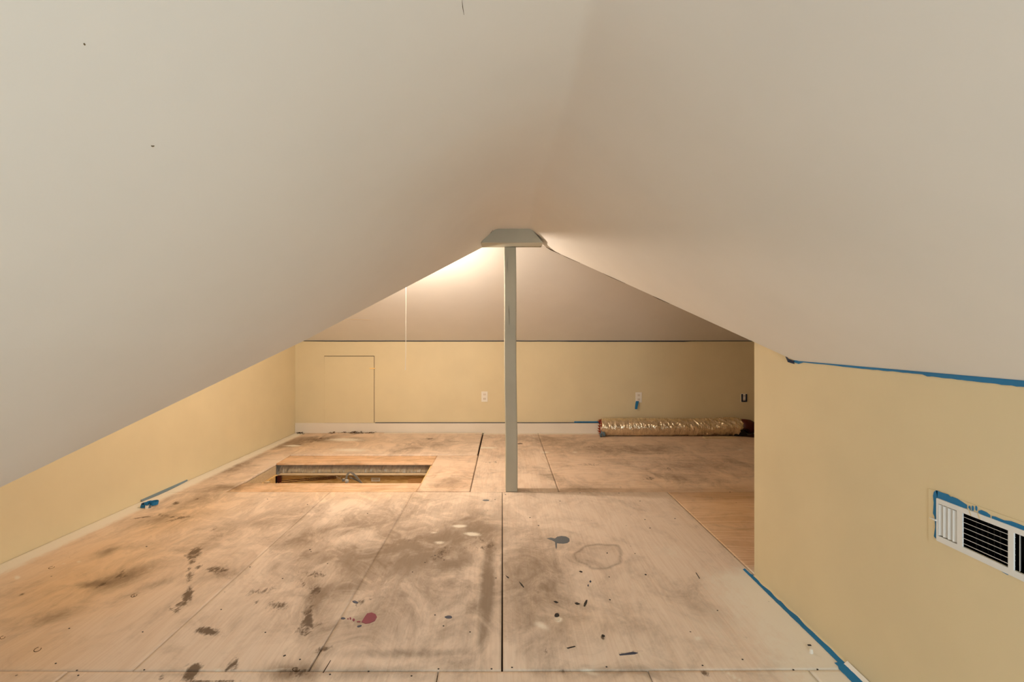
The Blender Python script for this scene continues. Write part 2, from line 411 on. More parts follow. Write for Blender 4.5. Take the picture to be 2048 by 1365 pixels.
WHITE_EXTRA = [(690, 882, 30, 3, 0, .8), (700, 903, 34, 3.5, 0, .6), (585, 892, 14, 1.5, 0, .9), (975, 896, 16, 1.5, 0, .9), (1090, 905, 8, 1.5, 0, .7), (918, 1053, 12, 2.5, 0, 1.), (945, 1069, 12, 3, 5, 1.1), (880, 1086, 10, 3, 0, .6), (868, 1066, 6, 1.5, 0, .7),
         (1117, 1240, 6, 4, 0, 1.1), (1083, 1252, 14, 6, 25, .7), (1395, 1278, 7, 4, 0, .7), (1180, 1345, 18, 5, 15, .7), (1470, 1355, 30, 2, 30, .8), (1188, 1335, 10, 14, 0, .35), (1440, 1250, 80, 60, 35, .25), (1548, 1275, 14, 14, 30, .45), (434, 1341, 8, 2.5, 0, .9), (550, 1341, 26, 2, -5, .5),
         (700, 1200, 6, 40, 18, .25), (740, 1330, 40, 20, 0, .2), (1010, 1075, 22, 26, 0, .22), (985, 1030, 30, 16, 0, .25), (34, 1156, 5, 4, 0, .9), (157, 1124, 3, 2, 0, .7), (128, 1129, 4, 1, 0, .7), (300, 1138, 4, 2, 0, .5), (400, 960, 50, 8, -22, .2), (1345, 1105, 40, 16, 0, .3), (1150, 905, 5, 1.2, 0, .6), (1480, 900, 6, 2, 0, .5)]
ORANGE = [(150, 1170, 200, 70, -25, .8), (60, 1290, 120, 60, -20, .5), (330, 1050, 150, 30, -22, .6), (640, 890, 120, 16, 0, .4), (1480, 1010, 90, 60, 0, .6), (560, 975, 60, 10, 0, .35), (1150, 1240, 90, 30, 0, .15), (690, 990, 160, 12, 0, .35), (1400, 970, 140, 20, 0, .3)]
SMEAR = [(760, 1090, 260, 110, 0, 1.), (560, 1010, 200, 50, 0, .8), (1060, 1100, 80, 60, 0, .7), (820, 895, 260, 25, 0, .7), (660, 1180, 120, 110, 0, .8), (400, 1060, 200, 60, -10, .5), (880, 960, 60, 20, 0, .7), (1180, 1000, 160, 25, 0, .4)]
def field(lst, px, py, soft=2.0):
    out = np.zeros_like(px)
    for cx, cy, rx, ry, an, st in lst:
        a_ = math.radians(-an) if False else math.radians(an)
        dx, dy = px - cx, py - cy
        u = dx * math.cos(a_) + dy * math.sin(a_); v = -dx * math.sin(a_) + dy * math.cos(a_)
        out = np.maximum(out, st * np.exp(-((u / rx) ** 2 + (v / ry) ** 2) ** (soft / 2) * .69))
    return out

def sheet(corners, grain='y', fresh=0.0, raise_=0.0, gap=.0012, tint=None, thick=.016, name='plywood_sheet', label=None, vis=True, nick=0):
    """corners in floor units, order (x0,y0) (x1,y0) (x1,y1) (x0,y1)"""
    c = np.array(corners, float) * E
    cen = c.mean(0)
    c = c + np.sign(cen - c) * gap
    wx = max(np.hypot(*(c[1] - c[0])), np.hypot(*(c[2] - c[3]))); wy = max(np.hypot(*(c[3] - c[0])), np.hypot(*(c[2] - c[1])))
    st = .011 if vis else .2
    nx, ny = max(2, int(wx / st)), max(2, int(wy / st))
    u, v = np.meshgrid(np.linspace(0, 1, nx + 1), np.linspace(0, 1, ny + 1))
    P = (c[0][None, None] * ((1 - u) * (1 - v))[..., None] + c[1] * (u * (1 - v))[..., None] + c[2] * (u * v)[..., None] + c[3] * ((1 - u) * v)[..., None])
    if nick:
        col_ = -1 if nick < 0 else 0
        P[:, col_, 0] += nick * E * np.clip(1 - (P[:, col_, 1] / E - Y1) / .3, 0, 1)
    X, Y = P[..., 0].ravel(), P[..., 1].ravel(); n = X.size
    top = np.stack([X, Y, np.full(n, raise_)], 1)
    ring = list(range(0, nx + 1)) + [(nx + 1) * j + nx for j in range(1, ny + 1)] + [(nx + 1) * ny + i for i in range(nx - 1, -1, -1)] + [(nx + 1) * j for j in range(ny - 1, 0, -1)]
    low = top[ring].copy(); low[:, 2] = raise_ - thick
    verts = np.vstack([top, low])
    i = np.arange(nx)[None, :] + (nx + 1) * np.arange(ny)[:, None]
    q = np.stack([i, i + 1, i + nx + 2, i + nx + 1], -1).reshape(-1, 4)
    k = len(ring); r = np.array(ring); rn = np.roll(r, -1); lo = n + np.arange(k); ln = np.roll(lo, -1)
    sd = np.stack([rn, r, lo, ln], 1)
    faces = np.vstack([q, sd])
    me = bpy.data.meshes.new(name)
    me.vertices.add(len(verts)); me.vertices.foreach_set('co', verts.ravel())
    me.loops.add(faces.size); me.loops.foreach_set('vertex_index', faces.ravel())
    me.polygons.add(len(faces)); me.polygons.foreach_set('loop_start', np.arange(0, faces.size, 4))
    me.update(calc_edges=True)
    vx, vy = verts[:, 0] / E, np.maximum(verts[:, 1] / E, .9)
    px, py = CX + F * vx / vy, CY + F / vy
    seen = verts[:, 1] / E > 1.2
    def attr(nm, val):
        a_ = me.attributes.new(nm, 'FLOAT', 'POINT'); a_.data.foreach_set('value', np.asarray(val, np.float32) * np.ones(len(verts), np.float32))
    attr('dirt', field(DIRT, px, py) * 1.12 * seen + .15)
    attr('mark', field(MARK, px, py) * seen)
    attr('smear', field(SMEAR, px, py) * seen)
    attr('orange', field(ORANGE, px, py, 2.0) * seen)
    attr('fresh', fresh)
    # water ring
    rx, ry = 46, 24.5
    an = np.arctan2((py - 1113) / ry, (px - 1199) / rx)
    rr = np.hypot((px - 1199) / rx, (py - 1113) / ry) * (1 + .06 * np.sin(3 * an + 1) + .05 * np.sin(5 * an + 2.2) + .03 * np.sin(9 * an))
    attr('ring', (np.exp(-((rr - 1) / .07) ** 2) * .9 + .25 * (rr < 1)) * seen)
    # overspray: left wall, right wall, far wall
    dl = vx - LX(vy); dr = XR - vx; df = YF - vy
    bl = np.clip(1.6 - dl / .085, 0, 1)
    br = np.clip(1.05 - dr / np.clip(.30 + (1.9 - vy) * .12, .12, .5), 0, 1) * (vy < 2.12) * np.clip((2.12 - vy) / .15, 0, 1) * 1.0
    bf = np.clip(1.2 - df / .10, 0, 1) * ((vx > -1.2) * .8)
    attr('white', np.maximum.reduce([bl, br * .95, bf, field(WHITE_EXTRA, px, py) * seen]))
    attr('tint', random.random() if tint is None else tint)
    uvl = me.uv_layers.new(name='grain')
    li = faces.ravel(); off = random.random() * 7
    g_ = (verts[li][:, [1, 0]] if grain == 'y' else verts[li][:, [0, 1]]) + off
    uvl.data.foreach_set('uv', g_.ravel())
    o = link(name, me, M['ply'], floor)
    if label: o['label'] = label
    return o

Y1, Y2, Y3, Y4 = 1.4286, 3.057, 3.98, YF - .005
# wedge seams: gaps grow towards the camera
s_near_left = sheet([(LX(Y1), Y1), (-1.1035, Y1), (-1.101, Y2), (LX(Y2) , Y2)], tint=.55, gap=.0)
s_near_mid = sheet([(-1.101, Y1), (-.574, Y1), (-.566, Y2), (-1.101, Y2)], tint=.3, gap=.0, nick=-.0075)
s_near_cen = sheet([(-.574, Y1), (-.004, Y1), (-.001, Y2), (-.566, Y2)], tint=.3, gap=.0)
s_near_right = sheet([(.0005, Y1), (1.0515, Y1 + .006), (1.0515, Y2), (.0005, Y2)], tint=.25, label='plywood sheet with grey paint blot and water ring')
sheet([(1.052, 2.0), (3.3, 2.0), (3.3, Y2), (1.052, Y2)], grain='x', fresh=.45, tint=.8)
f0 = sheet([(LX(.4), .2), (-1.292, .2), (-1.292, Y1 - .001), (LX(Y1), Y1 - .001)], tint=.5)
f1 = sheet([(-1.29, .2), (-.192, .2), (-.192, Y1 - .0022), (-1.29, Y1 - .0028)], tint=.2)
f2 = sheet([(-.19, .2), (.432, .2), (.432, Y1 - .002), (-.19, Y1 - .002)], tint=.6)
f3 = sheet([(.434, .2), (.913, .2), (.913, Y1 + .004), (.434, Y1 + .001)], tint=.35)
f4 = sheet([(.915, .2), (XR, .2), (XR, Y1 + .005), (.915, Y1 + .004)], tint=.2)
sheet([(-1.6, YB), (XR, YB), (XR, .198), (-1.6, .198)], vis=False)
# row with the hatch
sheet([(LX(Y2), Y2), (-1.765, Y2), (-1.765, 3.855), (LX(3.855), 3.855)], grain='x', tint=.7)
near_edge = sheet([(-1.763, Y2 + .001), (-.5495, Y2 + .001), (-.5475, 3.243), (-1.75, 3.243)], grain='x', fresh=.55, tint=.5, label='orange pine board along the near edge of the hatch')
sheet([(-.5475, Y2 + .002), (-.2075, Y2 + .002), (-.2025, Y3 - .003), (-.539, Y3 - .003)], grain='x', fresh=.25, tint=.5, raise_=.004, gap=.002, label='pinkish plywood patch beside the hatch')
far_edge = sheet([(-1.763, 3.743), (-.541, 3.743), (-.541, Y3 - .002), (-1.763, Y3 - .002)], grain='x', fresh=.7, tint=.6, label='orange pine board along the far edge of the hatch')
sheet([(LX(4), 3.857), (-1.765, 3.857), (-1.765, Y4), (LX(Y4), Y4)], grain='x', tint=.9)
sheet([(-1.763, Y3), (-.209, Y3), (-.203, Y4 - .02), (-1.763, Y4 - .02)], grain='x', raise_=.011, tint=.75, label='raised plywood sheet lying proud of its neighbours')
sheet([(-.206, Y2), (.3605, Y2), (.3605, Y4), (-.193, Y4)], tint=.4, fresh=.1)
sheet([(.3625, Y2), (3.3, Y2), (3.3, 3.855), (.3625, 3.855)], grain='x', tint=.45, fresh=.2)
sheet([(.3625, 3.857), (2.27, 3.857), (2.27, Y4), (.3625, Y4)], grain='x', tint=.7, fresh=.15)
sheet([(2.27, 3.857), (3.3, 3.857), (3.3, 4.2), (2.27, 4.80)], grain='x', tint=.8, fresh=.25, gap=.0003)

# blots and marks on the sheets
def blot(pix, mat, parent, name='paint_blot', label=None, z=.0006, h=.0006, closed=True):
    m = MB(); pts = [Vector((flo(*p)[0] * E, flo(*p)[1] * E, z - .0008)) for p in pix]
    m.prism(pts, (0, 0, h + .0008))
    o = m.build(name, M[mat], parent)
    if label: o['label'] = label
    return o
def oval(cx, cy, rx, ry, an=0, n=14, j=.12):
    a0 = math.radians(an); out = []
    for i in range(n):
        t = 2 * math.pi * i / n; r = 1 + random.uniform(-j, j)
        u, v = rx * r * math.cos(t), ry * r * math.sin(t)
        out.append((cx + u * math.cos(a0) - v * math.sin(a0), cy + u * math.sin(a0) + v * math.cos(a0)))
    return out
sc = lambda L: [(1000 + x / 5.459, 1040 + y / 5.459) for x, y in L]
blot(sc([(512, 207), (560, 200), (600, 208), (625, 188), (670, 180), (720, 186), (758, 208), (760, 238), (735, 256), (690, 263), (640, 260), (622, 258), (620, 300), (614, 328), (606, 300), (600, 244), (565, 226)]),
     'blue_grey', s_near_right, label='blue grey paint blot with a drip')
blot(sc([(862, 566), (880, 560), (902, 570), (895, 580), (878, 576)]), 'black_mark', s_near_right)
blot(sc([(585, 892), (610, 890), (638, 905), (620, 915), (600, 908)]), 'black_mark', s_near_right)
blot(sc([(814, 912), (840, 905), (875, 922), (850, 932), (830, 928)]), 'black_mark', s_near_right)
blot(sc([(912, 948), (918, 915), (940, 880), (955, 880), (948, 915), (928, 950)]), 'black_mark', s_near_right)
blot(sc([(975, 675), (990, 664), (998, 680), (985, 690)]), 'navy', s_near_right)
blot(sc([(955, 715), (968, 708), (968, 728), (958, 732)]), 'navy', s_near_right)
blot(sc([(206, 676), (240, 705), (264, 738), (256, 744), (230, 718)]), 'black_mark', s_near_right)
blot(sc([(60, 610), (98, 632), (94, 644), (76, 632)]), 'black_mark', s_near_right)
for c_ in ((1192, 627, 7, 4), (1590, 602, 12, 6), (1200, 876, 10, 5), (1170, 366, 7, 5), (1125, 1272, 20, 14)):
    blot(sc(oval(*c_[:4], 20)), 'black_mark', s_near_right)
blot(sc(oval(620, 1045, 26, 22)), 'black_mark', s_near_right)
blot(sc(oval(628, 1092, 28, 15)), 'white_spot', s_near_right, z=.0014)
blot([(1133, 1297), (1150, 1293), (1151, 1294.5), (1136, 1298.5)], 'black_mark', s_near_right)
blot([(1391, 1146), (1393, 1147), (1400, 1158), (1398.5, 1158)], 'black_mark', s_near_right)
blot([(1238, 1310), (1266, 1305), (1276, 1307), (1270, 1309.5), (1240, 1312)], 'navy', s_near_right)
sd_ = lambda L: [(500 + x / 3.545, 980 + y / 3.545) for x, y in L]
blot(sd_([(800, 925), (812, 905), (830, 880), (862, 873), (890, 885), (900, 905), (885, 932), (850, 948), (818, 952), (790, 940)]), 'maroon', s_near_cen, label='maroon paint blot')
for p_ in ((735, 925, 9, 10), (712, 915, 6, 8), (770, 938, 14, 4), (695, 918, 4, 5)): blot(sd_(oval(*p_)), 'maroon', s_near_cen)
blot(sd_(oval(1408, 906, 26, 10)), 'navy', s_near_cen, label='navy paint spot')
blot(sd_(oval(776, 969, 17, 6, -12)), 'navy', s_near_cen)
blot(sd_(oval(660, 914, 16, 7)), 'navy', s_near_cen)
blot(sd_(oval(745, 798, 20, 8, 15)), 'navy', s_near_cen)
blot(sd_(oval(1672, 76, 24, 5)), 'blue_grey', s_near_cen)
blot(sd_([(515, 1300), (570, 1212), (574, 1212), (522, 1300)]), 'gap', s_near_cen, 'split')
# nail heads along the sheet edges and scattered screws
m = MB()
def nail(px, py, r=.004):
    x, y = flo(px, py); c = Vector((x * E, y * E, -.001)); n = 6
    m.prism([c + Vector((r * math.cos(k * 1.047), r * .8 * math.sin(k * 1.047), 0)) for k in range(n)], (0, 0, .0022))
for px, py in ((655, 1128), (622, 1104), (870, 1112), (1075 - 455, 1100), (565, 1158), (500, 1135), (762 * .3846, 1094), (742 * .3846, 1265), (360 * .3846, 1258), (290 * .3846, 1328),
               (400 * .3846, 1342), (407 * .3846, 1352), (750 * .3846, 1341), (1300 * .3846, 1135), (1470 * .3846, 1158), (697 * .3846, 1193), (1380 * .3846, 1266), (1150 * .3846, 1220),
               (887, 1253), (870, 1231), (940, 1265), (877, 1339), (983, 1339), (823, 1353), (660, 1350), (737, 1344), (568, 1313), (600, 1320), (570, 1312), (825, 1145), (850, 1126), (888, 1121),
               (992, 1157), (1024, 1336), (1213, 1335), (1300, 1057), (1405, 1332), (1587, 1341), (1635, 1340), (1485, 1320), (1435, 1222), (1270, 1108), (1120, 1003), (1280, 1003), (1160, 986.5), (1238, 987), (990, 1000), (1005 + 6, 990), (1060, 1036), (1077, 1052), (735, 1028), (615, 1010), (535, 999), (1350, 1038), (1290, 1040), (1460, 985)):
    nail(px, py, .0034 if py > 1100 else .005)
tag(m.build('nail_heads', M['black_mark'], floor), 'small dark nail heads and holes across the plywood', kind='stuff')
# knot rings
for cx, cy, rx, ry, an in ((75, 1300, 9, 4, -25), (268 * .3846 + 0, 1136.0, 7, 2, -18), (592, 1340, 8, 4, 0), (268, 1192, 7, 3, -20), (5, 1276, 6, 3, -20)):
    mm = MB(); n = 12; a0 = math.radians(an)
    def pp(t, k): 
        u, v = rx * k * math.cos(t), ry * k * math.sin(t)
        x, y = flo(cx + u * math.cos(a0) - v * math.sin(a0), cy + u * math.sin(a0) + v * math.cos(a0)); return Vector((x * E, y * E, -.0004))
    for k in range(n - 2):
        t0, t1 = 2 * math.pi * k / n, 2 * math.pi * (k + 1) / n
        mm.prism([pp(t0, 1), pp(t1, 1), pp(t1, .8), pp(t0, .8)], (0, 0, .0009))
    mm.build('knot', M['dirt'], s_near_left)

# debris along the far baseboard
m = MB()
for cx, cw, n, h in ((600, 9, 26, .018), (663, 12, 16, .008), (690, 6, 14, .012), (712, 14, 40, .018), (742, 16, 16, .007)):
    for _ in range(n):
        px = cx + random.gauss(0, cw * .5); yy = YF - .02 - abs(random.gauss(0, .018)); x = (px - CX) / F * yy
        r = random.uniform(.003, .010); z = random.uniform(0, h) * .6 + (.011 if x > -1.763 else 0)
        c = Vector((x * E, yy * E, z))
        vs = [m.bm.verts.new(c + Vector((random.uniform(-1, 1) * r * 1.4, random.uniform(-1, 1) * r, random.uniform(-.2, 1) * r))) for _ in range(5)]
        for t in ((0, 1, 2), (0, 2, 3), (0, 3, 1), (4, 2, 1), (4, 3, 2)): m.bm.faces.new([vs[i] for i in t])
tag(m.build('dirt_crumbs', M['dirt']), 'brown dirt crumbs heaped against the far baseboard in the left corner', 'debris', kind='stuff')

# ------------------------------------------------------------------ post and header
hd = MB()
hx0, hx1, zb = -.132, .250, 1.5646
hd.prism([V(hx0, 2.93, zb), V(hx1, 2.93, zb), V(.19, 2.93, 1.635), V(.165, 2.93, 1.668), V(-.055, 2.93, 1.664), V(-.075, 2.93, 1.645)], V(0, .155, 0))
tag(hd.build('trim_1', M['post'], bevel=.0025), 'grey painted ridge header block on top of the post', kind='structure')
m = MB()
def ring(z, dx, dy=0): 
    h = .0385
    return [V(.0575 - h + dx, 3.057 + dy, z), V(.0575 + h + dx, 3.057 + dy, z), V(.0575 + h + dx, 3.134 + dy, z), V(.0575 - h + dx, 3.134 + dy, z)]
rs = []
for i in range(25):
    t = i / 24
    z = 0.0 + t * (1.5646)
    rs.append([m.bm.verts.new(p) for p in ring(z, -.011 * t + .0018 * math.sin(t * 9))])
for a_, b_ in zip(rs, rs[1:]):
    for k in range(4): m.bm.faces.new((a_[k], a_[(k + 1) % 4], b_[(k + 1) % 4], b_[k]))
m.bm.faces.new(rs[0][::-1]); m.bm.faces.new(rs[-1])
post = m.build('support_post', M['post'])
bv = post.modifiers.new('bevel', 'BEVEL'); bv.width = .007; bv.segments = 3; bv.limit_method = 'ANGLE'; bv.angle_limit = math.radians(40)
tag(post, 'grey white painted square wooden post standing from floor to ridge header', 'post')
def on_post(px, py): t = 3.0565 / F; return V((px - CX) * t, 3.0565, 1 - (py - CY) * t)
hair('crack', [on_post(1017, 612), on_post(1018, 625), on_post(1018.5, 650)], .003, (0, -1, 0), M['caulk'], post)
hair('crack', [on_post(1015, 516), on_post(1014.5, 530), on_post(1015, 545)], .0018, (0, -1, 0), M['caulk'], post)

# ------------------------------------------------------------------ hidden ceiling lamp with pull cord
LXX, LYY = -.63, 3.13
lz = A0 + B0 * LYY
lamp = empty('ceiling_lamp', 'bare bulb ceiling lamp behind the left valley with a long white pull cord', 'lamp', V(LXX, LYY, lz))
def inl(o): o.parent = lamp; o.matrix_parent_inverse = lamp.matrix_world.inverted(); return o
bpy.context.view_layer.update()
m = MB(); m.tube([V(LXX, LYY, lz + .01), V(LXX, LYY, lz - .02), V(LXX, LYY, lz - .032)], .05, 24, lambda t, a: .055 if t < .6 else .034)
inl(m.build('holder', M['white_plastic']))
bulb_m = NT('lit_bulb'); bulb_m.b.inputs['Emission Color'].default_value = (1, .62, .32, 1); bulb_m.b.inputs['Emission Strength'].default_value = 30
prof = [(.014, .0), (.016, -.02), (.028, -.045), (.030, -.062), (.022, -.082), (.006, -.092)]
m = MB(); b0 = V(LXX, LYY, lz - .032)
m.tube([b0 + Vector((0, 0, z)) for r, z in prof], .03, 20, lambda t, a: prof[round(t * 5)][0])
bulb = inl(m.build('bulb', bulb_m.m, smooth=True))
m = MB(); cx_ = (812 - CX) / F * 3.10
m.tube([V(cx_, 3.10, A0 + B0 * 3.1 - .02), V(cx_, 3.10, 1.2), V(cx_ - .0015, 3.10, .9), V(cx_ - .004, 3.10, .782)], .0024, 6)
m.tube([V(cx_ - .004, 3.10, .788), V(cx_ - .004, 3.10, .776)], .0035, 6)
cord = inl(m.build('pull_cord', M['white_plastic']))
l = bpy.data.lights.new('bulb_light', 'POINT'); l.energy = BULB; l.color = (1, .83, .68); l.shadow_soft_size = .035
lo = bpy.data.objects.new('bulb_light', l); C.objects.link(lo); lo.location = V(LXX, LYY, lz - .085) ; lo.location.z -= .075

# ------------------------------------------------------------------ hatch with folding ladder
hatch = empty('attic_hatch', 'wooden attic hatch frame with folding ladder hardware in the floor opening', 'hatch', V(-1.15, 3.5, -.3))
bpy.context.view_layer.update()
def inh(o): o.parent = hatch; o.matrix_parent_inverse = hatch.matrix_world.inverted(); return o
m = MB(); m.box(V(-1.74, 3.745, -.30), V(-.45, 3.765, -.087)); inh(m.build('frame_board', M['pine_dark'])) 
m = MB(); m.box(V(-1.74, 3.728, -.0895), V(-.45, 3.768, -.083)); inh(m.build('ledge', M['pale_wood']))
m = MB(); m.box(V(-1.785, 3.243, -.085), V(-1.765, 3.742, -.017)); inh(m.build('frame_board', M['pale_wood']))
m = MB(); m.box(V(-1.785, 3.243, -.30), V(-1.75, 3.742, -.087)); inh(m.build('frame_board', M['pine_dark']))
m = MB(); m.box(V(-1.765, 3.222, -.30), V(-.45, 3.240, -.017)); inh(m.build('frame_board', M['pine_dark']))
m = MB(); m.box(V(-.56, 3.243, -.30), V(-.54, 3.742, -.017)); inh(m.build('frame_board', M['pine_dark']))
def hp(px, py, Y): return V((px - CX) / F * Y, Y, 1 - (py - CY) / F * Y)      # point at depth Y inside the hatch
m = MB(); m.box(hp(545, 966, 3.725), hp(563, 951.5, 3.742)); inh(m.build('bracket', M['rust'], bevel=.001))
m = MB(); m.box(hp(551, 972, 3.70), hp(554, 952, 3.725)); inh(m.build('bracket', M['black_plastic']))
for (xa, ya), (xb, yb) in (((562, 962.5), (672, 953.5)), ((562, 966), (672, 956.5))):
    a_, b_ = hp(xa, ya, 3.72), hp(xb, yb, 3.72); mid = a_.lerp(b_, .5)
    mm = MB(); mm.tube([a_, mid], .003, 8); rod = inh(mm.build('rod', M['rust']))
    mm = MB(); n = 160; pts = []
    for i in range(n + 1):
        t = i / n; p = mid.lerp(b_, t); an = t * 22 * 2 * math.pi
        pts.append(p + Vector((0, math.cos(an), math.sin(an))) * .0062)
    mm.tube(pts, .0022, 5); inh(mm.build('spring', M['rust']))
def bar(pts, w_, Y, mat, name, th=.004):
    P = [hp(x, y, Y) for x, y in pts]; mm = MB()
    L, R = [], []
    for i, p in enumerate(P):
        d = (P[min(i + 1, len(P) - 1)] - P[max(i - 1, 0)]).normalized(); n = Vector((-d.z, 0, d.x)) * w_ / 2
        L.append(p + n); R.append(p - n)
    for i in range(len(P) - 1): mm.prism([L[i], L[i + 1], R[i + 1], R[i]], (0, th, 0))
    return inh(mm.build(name, mat))
bar([(692, 975), (692.5, 958), (694, 951), (697, 947), (701, 945.5), (706, 948), (713, 955), (729, 975)], .017, 3.66, M['steel'], 'hinge_arm')
bar([(699, 955), (716, 962), (735, 976)], .014, 3.67, M['steel'], 'hinge_arm')
m = MB(); m.box(hp(690, 966, 3.645), hp(697.5, 959.5, 3.655)); inh(m.build('pivot', M['white_metal'], bevel=.002))
m = MB(); m.box(hp(684, 964, 3.70), hp(690, 957, 3.72)); inh(m.build('pivot', M['steel'], bevel=.002))
for a_, b_ in (((672, 953), (683, 960)), ((683, 953), (676, 959))): bar([a_, b_], .006, 3.72, M['pale_wood'], 'clip', .002)
m = MB(); m.box(hp(742.5, 963.5, 3.742), hp(760, 956, 3.745)); lb = inh(m.build('sticker', M['white_plastic'])); lb['label'] = 'white paper sticker'
m = MB(); m.box(hp(745, 961.5, 3.7412), hp(757.5, 958, 3.7420)); lb2 = m.build('print', M['pale_wood'], lb)
m = MB(); m.box(hp(816, 968, 3.741), hp(858, 957, 3.745)); inh(m.build('block', M['pine']))
m = MB(); m.box(hp(527, 974, 3.50), hp(540, 963, 3.53)); inh(m.build('block', M['pale_wood']))

# foil covered duct in the joist bay beyond the hatch
def tube_obj(name, A, B, r, mat, amp, n=260, k=44, seed=0, twist=0, smooth=True, ripple=60):
    mm = MB(); pts = [Vector(A).lerp(Vector(B), i / n) for i in range(n + 1)]
    def rf(t, a):
        q = noise.noise(Vector((t * 26 + seed, math.cos(a) * 1.6, math.sin(a) * 1.6)))
        rg = abs(noise.noise(Vector((t * ripple + seed + a * twist, math.cos(a) * .9, math.sin(a) * .9 + 5))))
        fine = noise.noise(Vector((t * 120 + seed, math.cos(a) * 6, math.sin(a) * 6 + 9)))
        return r * (1 + amp * (.5 * q + 1.1 * rg - .35) + amp * .25 * fine)
    mm.tube(pts, r, k, rf); return mm.build(name, mat, smooth=smooth)
duct2 = tube_obj('foil_duct', V(-1.9, 3.885, -.036), V(-.44, 3.885, -.036), .0, M['foil_dull'], .0, 2, 3)
bpy.data.objects.remove(duct2)
duct2 = tube_obj('foil_duct', V(-1.84, 3.846, -.092), V(-.44, 3.846, -.092), .078, M['foil_dull'], .09, 240, 40, 3, ripple=30, twist=.5)
tag(duct2, 'dull silver foil duct running through the joist bay inside the hatch', 'duct')

# ------------------------------------------------------------------ flexible duct on the floor
DY = 4.785
fd = empty('flexible_duct', 'foil wrapped flexible duct lying along the far baseboard', 'duct', V(1.7, DY, 0))
bpy.context.view_layer.update()
def inf(o): o.parent = fd; o.matrix_parent_inverse = fd.matrix_world.inverted(); return o
def sleeve():
    mm = MB(); n, k = 420, 56; bm_ = mm.bm; rings = []
    for i in range(n + 1):
        t = i / n; x = .985 + t * (2.395 - .985)
        r = .0845 + .003 * math.sin(t * 7)
        if t > .93: r *= 1 - ((t - .93) / .07) ** 2 * .38
        if t < .03: r *= 1.0
        yc, zc = DY, .0845 + .012 * max(0, t - .6) * 2
        ringv = []
        for j in range(k):
            a = 2 * math.pi * j / k; ca, sa = math.cos(a), math.sin(a)
            q = noise.noise(Vector((t * 30, ca * 1.5, sa * 1.5)))
            rg = (1 - abs(noise.noise(Vector((t * 40 + sa * 2.2 + 1.2 * ca, ca * 1.1, sa * 1.1 + 5)))) * 1.8) ** 3 if True else 0
            fn = noise.noise(Vector((t * 160, ca * 7, sa * 7 + 9)))
            am = .35 + .65 * min(1, max(0, (t - .25) * 2.2))
            rr = r * (1 + .03 * q + am * (.14 * rg - .045) + .02 * fn)
            if abs(t - .79) < .03: rr *= 1 - .07 * (1 - abs(t - .79) / .03)
            z = zc + sa * rr
            ringv.append(bm_.verts.new(V(x + (.012 * math.cos(a * 1) if t < .01 else 0), yc + ca * rr, max(z, .0015))))
        rings.append(ringv)
    for a_, b_ in zip(rings, rings[1:]):
        for j in range(k): bm_.faces.new((a_[j], a_[(j + 1) % k], b_[(j + 1) % k], b_[j]))
    return mm
inf(sleeve().build('foil_sleeve', M['foil'], smooth=True))
ins = paint('rust_red_insulation', lin(176, 70, 34), .2, .9, .8, 80)
m = MB(); m.tube([V(.999, DY, .083), V(1.02, DY, .083), V(1.3, DY, .083)], .078 * E, 32); inf(m.build('insulation', ins))
m = MB()                                    # ragged lip of the open end
for k in range(18):
    a = 2 * math.pi * k / 18; a2 = a + .42; o_ = random.uniform(.012, .035)
    q = [V(.988, DY + .08 * math.cos(a), .083 + .08 * math.sin(a)), V(.988, DY + .08 * math.cos(a2), .083 + .08 * math.sin(a2)), V(.985 - o_, DY + .066 * math.cos(a2), .083 + .074 * math.sin(a2))]
    m.prism(q, (.002, 0, 0))
inf(m.build('torn_lip', ins))
m = MB(); m.tube([V(.97, DY - .075, .004), V(.963, DY - .078, .03), V(.972, DY - .07, .05), V(.99, DY - .075, .04), V(1.0, DY - .085, .012)], .012, 8, lambda t, a: .014 + .004 * math.sin(3 * a)); inf(m.build('grey_end_tape', M['tape_grey'], smooth=True))
m = MB()
for i in range(14):
    pass
m.tube([V(2.37, DY, .095), V(2.42, DY, .092), V(2.46, DY - .005, .088), V(2.485, DY - .005, .085)], .06, 20, lambda t, a: (.072 - .01 * t) * E * (1 + .08 * math.sin(5 * a + t * 6))); inf(m.build('dark_red_liner', M['red_liner'], smooth=True))
m = MB()
n = 22; pr = None
base = [hp(1462, 871.5, 4.79), hp(1475, 866, 4.74), hp(1484, 862, 4.70), hp(1492, 858, 4.70), hp(1500, 861, 4.72), hp(1512, 862, 4.85), hp(1514, 866, 4.84), hp(1496, 871, 4.72), hp(1484, 873, 4.72), hp(1472, 873, 4.75)]
cen = hp(1487, 861, 4.70)
vs = [m.bm.verts.new(p) for p in base]; vc = m.bm.verts.new(cen)
for i in range(len(vs)): m.bm.faces.new((vs[i], vs[(i + 1) % len(vs)], vc))
vb = m.bm.verts.new(cen + Vector((0, .05, -.02)))
for i in range(len(vs)): m.bm.faces.new((vs[(i + 1) % len(vs)], vs[i], vb))
inf(m.build('black_wrap', M['black_plastic']))
# bit of pale board and red batt in the uncovered corner
m = MB(); m.box(V(1.96, 4.64, 0.0), V(2.27, 4.70, .010)); tag(m.build('wood_offcut', M['pale_wood'], bevel=.001), 'thin pale wood offcut lying under the right end of the foil duct', 'offcut')
m = MB(); m.box(V(2.30, 4.45, -.018), V(3.0, 4.89, -.006)); tag(m.build('insulation_batt', M['red_liner'], bevel=.004), 'dark red insulation showing in the floor gap by the right corner', 'insulation')

